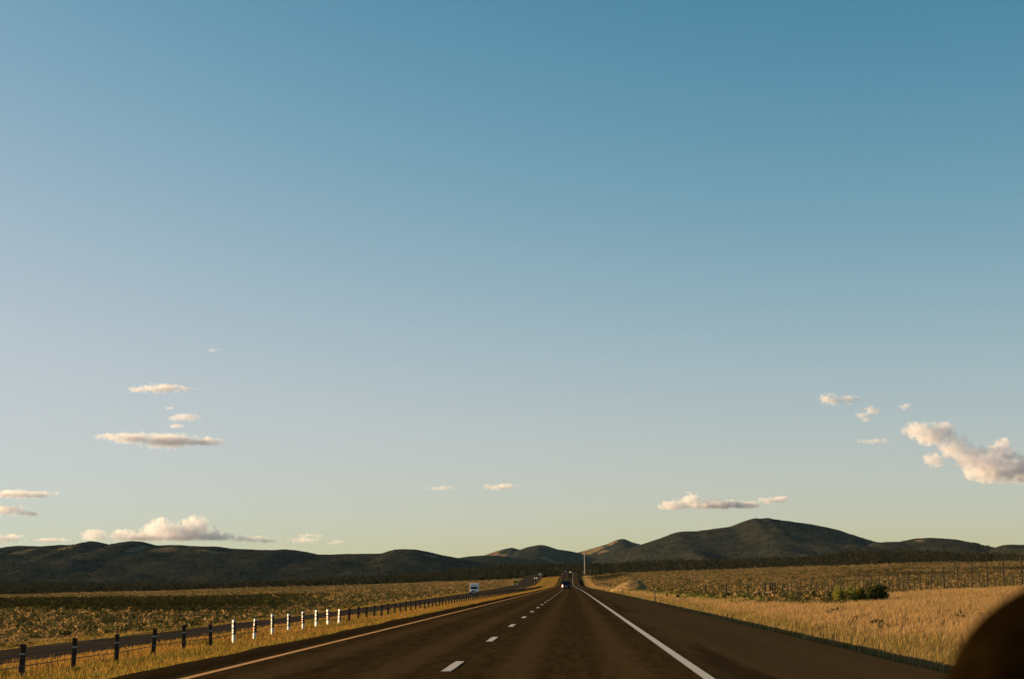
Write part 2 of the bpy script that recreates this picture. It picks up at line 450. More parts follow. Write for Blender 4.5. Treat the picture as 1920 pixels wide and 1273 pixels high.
e2['label'] = 'solid white painted edge line'
for u0, mt in ((-19.9, 'yellow_paint'),):
    strip('edge_line', (u0 - .07, u0 + .07), zo, MAT[mt], .005, road2)
bm = bmesh.new()
dl = [(-.075, -1.55), (.07, -1.52), (.078, -.5), (.07, .6), (.075, 1.5), (-.07, 1.55), (-.08, .4), (-.072, -.6)]
bm.faces.new([bm.verts.new((a, b, 0)) for a, b in dl])
dash_me = bpy.data.meshes.new('lane_dash'); bm.to_mesh(dash_me); bm.free(); dash_me.materials.append(MAT['white_paint'])
k = -3
while True:
    y = 25.3 + 12.19 * k; k += 1
    if y > 1230: break
    o = bpy.data.objects.new('lane_dash', dash_me); C.objects.link(o); o.parent = road
    o.location = (-1.9 + float(xc(y)), y, float(zr(y)) + .008)
    o.rotation_euler = (math.atan((float(zr(y + 2)) - float(zr(y - 2))) / 4), 0, 0)

# ------------------------------------------------------------------ hills
def hill(label, D, pts, wf, wb, base, seed, bare=(), step=6, mfrac=.45):
    P = np.array([ray(px, py, D) for px, py in pts])
    xs = np.arange(P[0, 0], P[-1, 0], step)
    cz = np.interp(xs, P[:, 0], P[:, 2])
    ker = np.hanning(5); ker /= ker.sum(); cz = np.convolve(np.pad(cz, 2, mode='edge'), ker, mode='valid') + 2.2 * (fbm(xs / 22, seed * .7, seed + 3) - .5)
    pxs = np.interp(xs, P[:, 0], [p_[0] for p_ in pts])
    tv = np.concatenate([np.linspace(-1, 0, 60)[:-1], np.linspace(0, 1, 22)])
    X = np.repeat(xs[None], len(tv), 0); T = np.repeat(tv[:, None], len(xs), 1)
    mf = 1 - mfrac + 2 * mfrac * (.6 * vnoise(xs / (wf * .42), seed * 1.7, seed) + .4 * vnoise(xs / (wf * .18), 3.1, seed + 1))
    Y = np.where(T < 0, D + T * wf * mf[None], D + T * wb)
    s = np.abs(T)
    prof = np.where(T < 0, (1 - s) ** 1.45 * (1 + .45 * s), (1 - s) ** 1.2)
    prof = np.clip(prof, 0, 1)
    H = (cz[None] - base)
    Z = base + H * prof
    g = np.abs(fbm(X / (wf * .22) + Y / (wf * .9), Y / (wf * .5), seed + 5) - .5) * 2
    Z = Z - H * (.55 * g * 4 * prof * (1 - prof)) * .55 + H * .10 * (fbm(X / 150, Y / 150, seed + 9) - .5) * np.clip(4 * (1 - prof), 0, 1)
    Z = np.where(s > .985, base - 6, Z)
    n = len(xs); I = np.arange(len(tv) * n).reshape(len(tv), n)
    Q = np.stack([I[:-1, :-1], I[:-1, 1:], I[1:, 1:], I[1:, :-1]], -1).reshape(-1, 4)
    o = tris('hill', np.stack([X, Y, Z], -1).reshape(-1, 3), Q, MAT['hill_forest'], n=4, smooth=True)
    tag(o, label, 'hill', kind='structure')
    B = np.zeros_like(X)
    for (pa, t0, rx, rt) in bare:
        wn = .9 * (fbm(X / 120, Y / 90, seed + 13) - .5)
        q = ((pxs[None] - pa) / rx) ** 2 + ((T - t0) / rt) ** 2
        B = np.maximum(B, 1 - ss(q + 2.2 * wn, .5, 1.1))
    a = o.data.attributes.new('bare', 'FLOAT', 'POINT'); a.data.foreach_set('value', B.ravel().astype(np.float32))
    return X, Y, Z, B

HL = []
left_pts = [(-500, 1050), (-380, 1036), (-260, 1030), (-150, 1034), (-60, 1029), (0, 1026.7), (31, 1022), (76, 1024), (113, 1021), (137, 1021), (168, 1014), (188, 1016.5), (206, 1020), (222, 1017), (241, 1014), (260, 1014.6), (275, 1017), (294, 1022), (327, 1021), (364, 1023), (412, 1024), (437, 1028.5), (509, 1031), (533, 1029.5), (557, 1031), (580, 1035), (598, 1039.5), (653, 1038), (715, 1037), (730, 1032), (747, 1029), (775, 1029), (804, 1034), (833, 1041), (857, 1045.6), (880, 1050), (920, 1058), (980, 1072), (1040, 1090)]
HL.append(hill('long low wooded ridge along the left horizon', 4300, left_pts, 1500, 900, -12, 3,
          bare=[(285, -.10, 10, .06), (330, -.09, 22, .05), (88, -.12, 16, .05), (12, -.16, 26, .05), (5, -.05, 16, .04), (820, -.10, 14, .05), (150, -.10, 20, .03), (420, -.12, 30, .03)]))
HL.append(hill('low dark saddle ridge between the left ridge and twin peaks', 5200, [(700, 1085), (780, 1065), (840, 1048), (859, 1046), (879, 1042.5), (907, 1040.5), (930, 1041), (960, 1044), (1000, 1050), (1050, 1058), (1100, 1068), (1150, 1085)], 1300, 900, -12, 13))
HL.append(hill('small far peak with a tan left slope', 8200, [(820, 1080), (860, 1060), (907, 1041), (929, 1033.4), (945, 1029), (960, 1026), (974, 1030), (1000, 1040), (1040, 1060), (1070, 1085)], 1500, 1200, -12, 23, bare=[(922, -.06, 20, .08), (938, -.16, 16, .06)]))
HL.append(hill('rounded middle peak above the road crest', 7000, [(900, 1085), (930, 1060), (960, 1040), (974, 1030.5), (990, 1025), (1010, 1021), (1024, 1022.5), (1046, 1029.5), (1063, 1031.6), (1079, 1035), (1110, 1045), (1150, 1062), (1190, 1085)], 1500, 1200, -12, 33, bare=[(1045, -.30, 26, .06)]))
HL.append(hill('pointed peak with a tan left slope beside the big mountain', 7600, [(1000, 1085), (1040, 1055), (1079, 1037), (1098, 1031), (1118, 1026), (1140, 1019), (1152, 1013.5), (1163, 1010), (1172, 1010), (1184, 1016), (1204, 1021), (1250, 1040), (1310, 1070), (1340, 1085)], 1700, 1300, -12, 43, bare=[(1108, -.05, 24, .07), (1148, -.03, 12, .04), (1128, -.16, 14, .04)]))
big = [(1010, 1092), (1060, 1070), (1110, 1052), (1150, 1039), (1175, 1029), (1200, 1021), (1237, 1009), (1258, 1001), (1271, 997), (1290, 995.5), (1309, 995), (1340, 991), (1369, 987), (1385, 981), (1399, 975.6), (1412, 971.5), (1417, 970.5), (1424, 972), (1431, 971), (1438, 970.3), (1444, 971), (1450, 973.5), (1455, 973.5), (1475, 976), (1519, 982), (1550, 988), (1575, 994), (1612, 1007), (1642, 1016), (1700, 1034), (1780, 1056), (1850, 1085)]
HL.append(hill('big dark mountain with masts on its flat top', 5600, big, 2100, 1500, -12, 53, bare=[]))
HL.append(hill('broad dark hill right of the big mountain', 5000, [(1480, 1085), (1560, 1055), (1612, 1026), (1642, 1016.5), (1687, 1015), (1700, 1012), (1717, 1009), (1744, 1007.5), (1792, 1010.5), (1830, 1019), (1858, 1029), (1900, 1045), (1980, 1080)], 1500, 1100, -12, 63, bare=[(1712, -.05, 8, .02)]))
HL.append(hill('dark hill running off at the right edge', 4300, [(1740, 1090), (1800, 1060), (1840, 1036), (1858, 1029), (1875, 1022.5), (1894, 1020.6), (1920, 1021), (1980, 1019), (2060, 1026), (2150, 1022), (2300, 1040), (2420, 1080)], 1300, 1000, -12, 73))

# ------------------------------------------------------------------ plants as masses
def in_view(x, y, marg=170):
    px = VPX + x / np.maximum(y, 1) * F
    return (px > -marg) & (px < 1920 + marg)

def blades(x, y, z, h, wd, root, tip, lean=.35, wind=(.10, -.05)):
    """one bent three-sided blade per point; returns verts, tris, colours"""
    n = len(x); an = rng.uniform(0, 2 * math.pi, n)
    dx, dy = np.cos(an) * wd / 2, np.sin(an) * wd / 2
    la = rng.uniform(0, 2 * math.pi, n); lm = rng.uniform(0, lean, n) * h
    tx, ty = np.cos(la) * lm + wind[0] * h, np.sin(la) * lm + wind[1] * h
    V = np.empty((n, 5, 3)); Cc = np.empty((n, 5, 3))
    V[:, 0] = np.stack([x - dx, y - dy, z - .03], -1); V[:, 1] = np.stack([x + dx, y + dy, z - .03], -1)
    V[:, 2] = np.stack([x - dx * .8 + tx * .35, y - dy * .8 + ty * .35, z + h * .6], -1)
    V[:, 3] = np.stack([x + dx * .8 + tx * .35, y + dy * .8 + ty * .35, z + h * .6], -1)
    V[:, 4] = np.stack([x + tx, y + ty, z + h * (1 - .25 * rng.random(n))], -1)
    Cc[:, 0] = Cc[:, 1] = root; Cc[:, 2] = Cc[:, 3] = root * .4 + tip * .6; Cc[:, 4] = tip
    b = np.arange(n)[:, None] * 5
    Fi = np.concatenate([b + [0, 1, 3], b + [0, 3, 2], b + [2, 3, 4]])
    return V.reshape(-1, 3), Fi, Cc.reshape(-1, 3)

def join(parts):
    V, Fi, Cc, o = [], [], [], 0
    for v, f, c in parts:
        V.append(v); Fi.append(f + o); Cc.append(c); o += len(v)
    return np.concatenate(V), np.concatenate(Fi), np.concatenate(Cc)

def lerp(a, b, t): return np.asarray(a)[None] * (1 - t[:, None]) + np.asarray(b)[None] * t[:, None]

def scatter(u0, u1, y0, y1, n):
    u = rng.uniform(u0, u1, n); y = rng.uniform(y0, y1, n); x = u + xc(y)
    k_ = in_view(x, y); return u[k_], x[k_], y[k_]

TAN, GOLD, GREEN, STRAW = (.38, .235, .090), (.35, .205, .055), (.10, .115, .022), (.48, .325, .145)
def verge_right():
    P = []
    for (u0, u1, y0, y1, n, hs, ws) in ((6.3, 17, 13, 40, 80000, 1, .9), (6.3, 34, 40, 135, 260000, 1, 1.5), (6.3, 16, 135, 300, 60000, 1, 3), (6.2, 13, 300, 1180, 40000, .9, 6)):
        u, x, y = scatter(u0, u1, y0, y1, n)
        lim = np.where((u > .170 * y) & (y < 135), 33, 13.0 - 1.5 * ss(y, 90, 160)) + 3 * (vnoise(x / 5, y / 9, 71) - .5)
        k_ = (u < lim) & (rng.random(len(u)) < ss(u, 7.3, 8.6)) & (rng.random(len(u)) < .35 + 1.0 * vnoise(x / 1.3, y / 1.3, 77)); u, x, y = u[k_], x[k_], y[k_]
        edge = 1 - ss(u + 1.8 * (vnoise(x / 2, y / 2, 5) - .5), 8.0, 10.2)          # greener strip beside the pavement
        clump = fbm(x / 2.2, y / 2.2, 91)
        h = (.24 + .36 * clump) * (1 - .2 * edge) * hs * rng.uniform(.7, 1.25, len(u)) * (.25 + .75 * ss(u, 6.6, 8.0))
        g = np.clip(edge * .85 + .9 * ss(clump, .62, .8) * .5, 0, 1) * rng.uniform(.3, 1.1, len(u)).clip(0, 1) * ss(u, 7.3, 8.3)
        r = rng.random(len(u))
        tip = lerp(TAN, STRAW, r) * (1 - g[:, None]) + lerp((.115, .125, .022), (.30, .21, .045), r) * g[:, None]
        root = tip * .75 * (1 - .5 * g[:, None]) + np.array([[.06, .075, .012]]) * (.5 * g[:, None])
        P.append(blades(x, y, terrain(x, y), h, .018 * ws * rng.uniform(.6, 1.4, len(u)), root, tip))
    return join(P)
v, f, c = verge_right()
tag(tris('roadside_grass', v, f, MAT['grass_blades'], col=c), 'tall golden dry grass along the right shoulder', 'grass', kind='stuff')

def median():
    P = []
    for (u0, u1, y0, y1, n, ws) in ((-18.5, -6.5, 14, 50, 70000, 1.1), (-18.5, -6.5, 50, 110, 70000, 1.8), (-18.4, -6.6, 110, 320, 75000, 3), (-18.4, -6.7, 320, 1180, 45000, 7)):
        u, x, y = scatter(u0, u1, y0, y1, n)
        k_ = rng.random(len(u)) < .3 + 1.0 * vnoise(x / 1.6, y / 1.6, 177); u, x, y = u[k_], x[k_], y[k_]
        cl = fbm(x / 2.5, y / 2.5, 191)
        h = (.08 + .20 * cl) * rng.uniform(.6, 1.4, len(u)) * ss(-u, 6.3, 7.4) * ss(u, -18.9, -17.5)
        g = ss(fbm(x / 3.5, y / 5, 199) + .5 * (1 - ss(-u, 6.6, 8.6)) * .5, .40, .62) * rng.uniform(.2, 1, len(u))
        r = rng.random(len(u))
        tip = lerp((.32, .175, .036), (.43, .25, .065), r) * (1 - g[:, None]) + lerp(GREEN, (.22, .19, .03), r) * g[:, None]
        P.append(blades(x, y, terrain(x, y), h, .018 * ws * rng.uniform(.6, 1.4, len(u)), tip * .7, tip, .5))
    u, x, y = scatter(-38, -30.2, 25, 500, 60000)
    h = (.10 + .28 * fbm(x / 3, y / 3, 205)) * rng.uniform(.6, 1.3, len(u)) * ss(-u, 30, 31)
    r = rng.random(len(u)); tip = lerp((.16, .15, .03), GOLD, r)
    P.append(blades(x, y, terrain(x, y), h, .02 + .00022 * y, tip * .7, tip, .5))
    return join(P)
v, f, c = median()
tag(tris('median_grass', v, f, MAT['grass_blades'], col=c), 'short yellow green grass on the median and far verge', 'grass', kind='stuff')

def clumps(x, y, z, rad, hgt, nleaf, tone, leaf=.34):
    """low shrubs: leaf-sized faces through a dome"""
    n = len(x); m_ = n * nleaf
    th = rng.uniform(0, 2 * math.pi, m_); ph = np.arccos(rng.uniform(0.0, 1, m_)); rr = rng.uniform(.45, 1.05, m_)
    R_ = np.repeat(rad, nleaf); H_ = np.repeat(hgt, nleaf)
    cx_ = np.repeat(x, nleaf) + np.cos(th) * np.sin(ph) * rr * R_
    cy_ = np.repeat(y, nleaf) + np.sin(th) * np.sin(ph) * rr * R_
    cz_ = np.repeat(z, nleaf) + np.cos(ph) * rr * H_ - .02
    a = rng.normal(size=(m_, 3)); a /= np.linalg.norm(a, axis=1)[:, None]
    b = rng.normal(size=(m_, 3)); b = np.cross(a, b); b /= np.linalg.norm(b, axis=1)[:, None]
    s_ = (leaf * R_ * rng.uniform(.6, 1.3, m_))[:, None]
    c0 = np.stack([cx_, cy_, cz_], -1)
    V = np.stack([c0 - a * s_ * .8 - b * s_ * .5, c0 + a * s_ * .8 - b * s_ * .4, c0 + b * s_], 1)
    tcol = np.repeat(tone, nleaf, 0) * rng.uniform(.7, 1.3, (m_, 1))
    return V.reshape(-1, 3), np.arange(m_ * 3).reshape(-1, 3), np.repeat(tcol, 3, 0)

def sage():
    P = []
    for (y0, y1, n, nl, sc) in ((26, 135, 10000, 44, 1.0), (135, 320, 24000, 12, 1.3), (320, 1050, 50000, 6, 2.0)):
        y = np.exp(rng.uniform(math.log(y0), math.log(y1), n)); px = rng.uniform(-170, 2090, n); x = (px - VPX) / F * y
        u = x - xc(y)
        ulim = np.where((u > .170 * y) & (y < 135), 31, 13.0)
        k_ = (u < -34) | (u > ulim) | ((u > 9.5) & (rng.random(n) < .07))
        k_ &= rng.random(n) < .22 + .9 * ss(fbm(x / 14, y / 30, 305), .35, .6) + sage_shade_mask(x, y); x, y, u = x[k_], y[k_], u[k_]
        rad = rng.uniform(.22, .55, len(x)) * sc; hg = rad * rng.uniform(.7, 1.1, len(x))
        r = rng.random(len(x)); dm = sage_shade_mask(x, y)[:, None]
        tone = lerp((.034, .036, .013), (.115, .108, .035), r) * (1 - .55 * dm)  # sage toned down inside the painted shade bands
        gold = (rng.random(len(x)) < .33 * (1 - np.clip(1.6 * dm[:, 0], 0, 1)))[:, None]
        tone = np.where(gold, lerp((.30, .185, .065), (.44, .28, .105), r), tone)
        P.append(clumps(x, y, terrain(x, y), rad, hg, nl, tone, .2 if nl > 40 else .32))
    # greener weeds in the ditch behind the right verge
    u, x, y = scatter(11, 20, 110, 340, 2600)
    k_ = u < 12 + 6 * vnoise(y / 18, 2.0, 311); x, y = x[k_], y[k_]
    r = rng.random(len(x)); P.append(clumps(x, y, terrain(x, y), rng.uniform(.3, .7, len(x)), rng.uniform(.25, .5, len(x)), 14, lerp((.075, .098, .016), (.16, .18, .028), r)))
    return join(P)
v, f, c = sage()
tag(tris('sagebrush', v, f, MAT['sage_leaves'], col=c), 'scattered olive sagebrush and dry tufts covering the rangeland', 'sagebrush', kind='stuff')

def wood():
    P = []
    n = 15000
    y = rng.uniform(1130, 2450, n); px = rng.uniform(-200, 2120, n); x = (px - VPX) / F * y
    k_ = ((np.abs(x + 12) > 22) | (y > 1500)) & (rng.random(n) < .35 + ss(y, 1130, 1350)); x, y = x[k_], y[k_]
    z = terrain(x, y); n = len(x)
    h = rng.uniform(3.2, 7.0, n); rad = h * rng.uniform(.32, .48, n)
    r = rng.random(n); tone = lerp((.022, .022, .010), (.052, .046, .018), r)
    P.append(clumps(x, y, z + .12 * h, rad, h * .9, 16, tone, .42))
    # crowns touch the ground: a lower skirt of leaves
    P.append(clumps(x, y, z, rad * 1.05, h * .45, 9, tone * .9, .45))
    return join(P)
v, f, c = wood()
tag(tris('juniper_wood', v, f, MAT['juniper_leaves'], col=c), 'dark juniper wood reading as one band below the hills', 'trees', kind='stuff')

def hill_trees():
    V, Fi, Cc, o = [], [], [], 0
    for X, Y, Z, B in HL:
        h_, w_ = X.shape
        n = int(min(11000, 2200 + (X.max() - X.min()) * 3.2))
        i = rng.uniform(2, 57, n); j = rng.uniform(0, w_ - 1.01, n)
        i0 = i.astype(int); j0 = j.astype(int); fi = i - i0; fj = j - j0
        def s(A): return (A[i0, j0] * (1 - fi) + A[i0 + 1, j0] * fi) * (1 - fj) + (A[i0, j0 + 1] * (1 - fi) + A[i0 + 1, j0 + 1] * fi) * fj
        x, y, z, b = s(X), s(Y), s(Z), s(B)
        k_ = (b < .5) | (rng.random(n) < .15); x, y, z = x[k_], y[k_], z[k_]; n = len(x)
        h = rng.uniform(2, 4.2, n); r = h * rng.uniform(.5, .9, n); a0 = rng.uniform(0, 6.28, n)
        vv = np.empty((n, 7, 3))
        for q in range(3):
            vv[:, q] = np.stack([x + r * .7 * np.cos(a0 + q * 2.094), y + r * .7 * np.sin(a0 + q * 2.094), z - 1], -1)
            vv[:, 3 + q] = np.stack([x + r * np.cos(a0 + .6 + q * 2.094), y + r * np.sin(a0 + .6 + q * 2.094), z + h * .5], -1)
        vv[:, 6] = np.stack([x, y, z + h], -1)
        bb = np.arange(n)[:, None] * 7 + o
        for q in range(3):
            p_ = (q + 1) % 3
            Fi += [bb + [q, p_, 3 + q], bb + [p_, 3 + p_, 3 + q], bb + [3 + q, 3 + p_, 6]]
        V.append(vv.reshape(-1, 3)); o += n * 7
        Cc.append(np.repeat(lerp((.018, .019, .011), (.048, .044, .022), rng.random(n)), 7, 0))
    return np.concatenate(V), np.concatenate(Fi), np.concatenate(Cc)
v, f, c = hill_trees()
tag(tris('hillside_woods', v, f, MAT['juniper_leaves'], col=c), 'dark woods scattered over the distant hillsides', 'trees', kind='stuff')

# ------------------------------------------------------------------ mound beside the road
def mound():
    V, Fc = [], []
    n, k_ = 40, 14
    cx0, cy0 = (1193 - VPX) / F * 330, 330.0
    for i in range(k_ + 1):
        for j in range(n):
            a = 2 * math.pi * j / n; r = i / k_
            rx = 6.0 if math.cos(a) < 0 else 2.6
            x = cx0 + math.cos(a) * r * rx; y = cy0 + math.sin(a) * r * 6.5
            hz = 2.5 * (1 - r) ** .8 * (1 + .35 * r) * (1 + .3 * (float(fbm(x / 1.6, y / 1.6, 61)) - .5))
            V.append((x, y, float(terrain(x, y)) + hz - (.3 if i == k_ else 0)))
    for i in range(k_):
        for j in range(n):
            Fc.append((i * n + j, (i + 1) * n + j, (i + 1) * n + (j + 1) % n, i * n + (j + 1) % n))
    o = mesh('dirt_mound', V, Fc, MAT['mound_soil'], smooth=True)
    tag(o, 'small tan grassy dirt mound beside the right verge', 'mound', kind='structure')
mound()

# ------------------------------------------------------------------ cable barrier on the median
bar = empty('cable_barrier', (-12.1, 20, float(terrain(-12.1, 20))))
tag(bar, 'low cable barrier with short dark and white posts along the median', 'barrier')
def rel(o, root):
    o.parent = root; o.matrix_parent_inverse = Matrix.Translation(root.location).inverted(); return o
bm = bmesh.new(); box(bm, -.055, .055, -.04, .04, -.25, .80, .008)
box(bm, -.065, .065, -.05, .05, .80, .83)
post_me = bpy.data.meshes.new('post'); bm.to_mesh(post_me); bm.free(); post_me.materials.append(MAT['weathered_wood'])
bm = bmesh.new(); box(bm, -.075, .055, -.05, .05, -.25, .86, .01)
wpost_me = bpy.data.meshes.new('post'); bm.to_mesh(wpost_me); bm.free(); wpost_me.materials.append(MAT['white_plastic'])
bm = bmesh.new(); box(bm, .04, .0635, -.044, .044, .36, .80)
panel_me = bpy.data.meshes.new('panel'); bm.to_mesh(panel_me); bm.free(); panel_me.materials.append(MAT['black_sheet'])
bm = bmesh.new(); box(bm, -.083, .068, -.057, .056, -.022, .022)
band_me = bpy.data.meshes.new('band'); bm.to_mesh(band_me); bm.free(); band_me.materials.append(MAT['black_sheet'])
bm = bmesh.new(); box(bm, -.084, .063, -.058, .057, -.035, .035)
orf_me = bpy.data.meshes.new('reflector'); bm.to_mesh(orf_me); bm.free(); orf_me.materials.append(MAT['orange_reflector'])
bm = bmesh.new(); box(bm, -.045, .075, -.062, -.04, -.014, .014)
clip_me = bpy.data.meshes.new('clip'); bm.to_mesh(clip_me); bm.free(); clip_me.materials.append(MAT['galvanised'])
PY0, PSP = 34.55, 3.64
plist = []
for i in range(-4, 178):
    y = PY0 + PSP * i
    x = -12.1 + float(xc(y)); plist.append((x, y, float(terrain(x, y)), 7 <= i + 1 <= 14))
for q, (x, y, z, white) in enumerate(plist):
    o = bpy.data.objects.new('post', wpost_me if white else post_me); C.objects.link(o)
    o.location = (x, y, z); o.rotation_euler = (random.uniform(-.05, .05), random.uniform(-.05, .05), random.uniform(-.2, .2) - (1.0 if white else 0)); rel(o, bar)
    if white:
        o['label'] = 'white reflective delineator post'
        s = bpy.data.objects.new('panel', panel_me); C.objects.link(s); s.parent = o
        for hz in (.38, .56, .72):
            s = bpy.data.objects.new('band', band_me); C.objects.link(s); s.parent = o; s.location = (0, 0, hz)
        if q in (11, 14, 16):
            s = bpy.data.objects.new('reflector', orf_me); C.objects.link(s); s.parent = o; s.location = (0, 0, .47)
    elif y < 60:
        s = bpy.data.objects.new('clip', clip_me); C.objects.link(s); s.parent = o; s.location = (0, 0, .62)
def cable(h, side, r):
    V, Fc = [], []
    for i, (x, y, z, wq) in enumerate(plist):
        for a in range(5):
            V.append((x + side + r * math.cos(a * 1.2566), y, z + h + r * math.sin(a * 1.2566)))
    n = len(plist)
    for i in range(n - 1):
        for a in range(5):
            Fc.append((i * 5 + a, i * 5 + (a + 1) % 5, (i + 1) * 5 + (a + 1) % 5, (i + 1) * 5 + a))
    rel(mesh('cable', V, Fc, MAT['old_cable']), bar)
for h, s_ in ((.74, -.066), (.60, .066), (.47, -.066), (.36, .066)): cable(h, s_, .011)

# ------------------------------------------------------------------ fences
def wires(root, pts, heights, r, mat):
    for h in heights:
        V, Fc = [], []
        for (x, y, z) in pts:
            for a in range(3): V.append((x + r * math.cos(a * 2.094), y, z + h + r * math.sin(a * 2.094)))
        for i in range(len(pts) - 1):
            for a in range(3): Fc.append((i * 3 + a, i * 3 + (a + 1) % 3, (i + 1) * 3 + (a + 1) % 3, (i + 1) * 3 + a))
        rel(mesh('wire', V, Fc, mat), root)

def round_post(h, r, mat, seed):
    bm = bmesh.new(); cyl(bm, (0, 0, -.4), (0, 0, h), r, r * .85, 8)
    me = bpy.data.meshes.new('post'); bm.to_mesh(me); bm.free(); me.materials.append(mat); return me
tall_me = round_post(2.45, .065, MAT['weathered_wood'], 1)
short_me = round_post(1.45, .042, MAT['rusty_steel'], 2)
fen = empty('deer_fence', (32, 90, float(terrain(32, 90))))
tag(fen, 'tall wire deer fence with alternating tall and short posts on the right', 'fence')
pts = []
y = 87.0; i = 0
YT = 93760 / 823.0
j0 = -6
for q in range(-6, 28):
    for half in (0, 1):
        y = YT + 4.755 * (q + half * .5)
        if y > 251: continue
        x = 32 + float(xc(y)); z = float(terrain(x, y))
        o = bpy.data.objects.new('post', short_me if half else tall_me); C.objects.link(o)
        o.location = (x, y, z); o.rotation_euler = (random.uniform(-.025, .025), random.uniform(-.025, .025), random.uniform(0, 6))
        sc = random.uniform(.94, 1.05); o.scale = (1, 1, sc); rel(o, fen)
        if not half: pts.append((x, y, z))
wires(fen, pts, (.15, .4, .65, .9, 1.2, 1.5, 1.9, 2.3), .0035, MAT['dark_wire'])

brace = empty('timber_fence_brace', (32, 256, float(terrain(32, 256))))
tag(brace, 'timber corner posts with low rails where the deer fence ends', 'fence')
thick_me = round_post(2.7, .16, MAT['weathered_wood'], 3); mid_me = round_post(2.4, .19, MAT['weathered_wood'], 4)
bp = [(1447, thick_me), (1443, thick_me), (1438, thick_me), (1429, thick_me), (1397, mid_me), (1358, mid_me), (1320, mid_me)]
bpos = []
for px, me in bp:
    y = 93760 / (px - 1073.0) + .6; x = 32 + float(xc(y)); z = float(terrain(x, y)); bpos.append((x, y, z))
    o = bpy.data.objects.new('post', me); C.objects.link(o); o.location = (x, y, z); o.rotation_euler = (random.uniform(-.03, .03), random.uniform(-.03, .03), 1); rel(o, brace)
def rail(a, b, h0, h1, r, mat):
    rel(part('rail', mat, None, lambda bm: cyl(bm, (a[0], a[1], a[2] + h0), (b[0], b[1], b[2] + h1), r, r, 8)), brace)
rail(bpos[1], bpos[3], 1.25, 1.05, .08, MAT['grey_wood'])
rail(bpos[3], bpos[4], 1.0, .8, .10, MAT['weathered_wood'])
mid = [(bpos[5][k_] * .45 + bpos[4][k_] * .55) for k_ in range(3)]
rail(bpos[5], mid, .9, .85, .12, MAT['weathered_wood'])
wires(brace, bpos, (.4, .7, 1.0, 1.3), .0035, MAT['dark_wire'])

row = empty('ranch_fence', (-45, 90, float(terrain(-45, 90))))
tag(row, 'thin post and wire ranch fence beyond the oncoming carriageway', 'fence')
rp_me = round_post(1.25, .045, MAT['weathered_wood'], 5); rs_me = round_post(1.15, .022, MAT['rusty_steel'], 6)
pts = []
for q in range(0, 92):
    y = 96 + 5.1 * q; x = -45 + .8 * math.sin(y / 60) + float(xc(y)); z = float(terrain(x, y)); pts.append((x, y, z))
    o = bpy.data.objects.new('post', rp_me if q % 4 == 3 else rs_me); C.objects.link(o); o.location = (x, y, z)
    o.rotation_euler = (random.uniform(-.05, .05), random.uniform(-.05, .05), 0); rel(o, row)
for y in (160.5, 163.2, 165.0, 168.2):
    x = -45.2 + float(xc(y)); o = bpy.data.objects.new('post', rp_me); C.objects.link(o); o.location = (x, y, float(terrain(x, y))); o.scale = (1.7, 1.7, 1.1); rel(o, row)
wires(row, pts, (.35, .6, .85, 1.1), .003, MAT['dark_wire'])

# ------------------------------------------------------------------ roadside delineators and poles
dg = 'roadside marker posts'
def delineator(px, D, u, h, label, mat='rusty_steel'):
    x = u + float(xc(D)); z = float(terrain(x, D))
    r = empty('marker_post', (x, D, z)); tag(r, label, 'marker post', dg)
    part('post', MAT[mat], r, lambda bm: box(bm, -.04, .04, -.02, .02, -.3, h, .008))
    part('reflector', MAT['lamp_glass'], r, lambda bm: box(bm, -.045, .045, -.032, -.021, h - .16, h - .04))
delineator(1224, 137, 7.1, 1.25, 'tall thin dark marker post in golden grass before the fence rails')
delineator(1165, 235, 7.4, 1.2, 'thin dark marker post at the foot of the tan mound')
delineator(1131, 362, 7.3, 1.2, 'tiny marker post on the grass verge left of the tan mound')
delineator(1106, 640, 7.4, 1.6, 'far marker post where the right verge starts to climb')
delineator(792, 118, -10.9 - .4, 1.0, 'taller dark stake standing among the barrier posts') if False else None
x, y = -18.2 + float(xc(165)), 165.0
r = empty('marker_post', (x, y, float(terrain(x, y)))); tag(r, 'dark stake standing taller than the barrier posts beside it', 'marker post', dg)
part('post', MAT['weathered_wood'], r, lambda bm: box(bm, -.05, .05, -.03, .03, -.3, 1.6, .01))
part('reflector', MAT['lamp_glass'], r, lambda bm: box(bm, -.045, .045, -.042, -.031, 1.4, 1.52))

def pole():
    b = ray(1096.7, 1069, 1230); tpt = ray(1095.4, 1037, 1230)
    z0 = float(terrain(b[0], 1230))
    r = empty('utility_pole', (b[0], 1230, z0)); tag(r, 'tall pale pole standing where the road crests', 'pole')
    H = tpt[2] - z0
    part('shaft', MAT['pale_wood'], r, lambda bm: cyl(bm, (0, 0, -.5), (tpt[0] - b[0], 0, H), .26, .17, 8))
    part('cross_arm', MAT['grey_wood'], r, lambda bm: box(bm, tpt[0] - b[0] - .5, tpt[0] - b[0] + .5, -.2, -.08, H - 1.0, H - .85))
    for (px, top, lb) in ((1093.2, 1069.5, 'short pale post left of the tall pole'), (1106.6, 1069.3, 'short pale post right of the tall pole')):
        p_ = ray(px, top, 1205); z1 = float(terrain(p_[0], 1205))
        q = empty('short_post', (p_[0], 1205, z1)); tag(q, lb, 'post', 'short posts by the tall pole')
        part('shaft', MAT['pale_wood'], q, lambda bm: cyl(bm, (0, 0, -.3), (0, 0, max(1.4, p_[2] - z1)), .12, .1, 6))
        part('cap', MAT['galvanised'], q, lambda bm: cyl(bm, (0, 0, max(1.4, p_[2] - z1)), (0, 0, max(1.4, p_[2] - z1) + .08), .13, .08, 6))
pole()
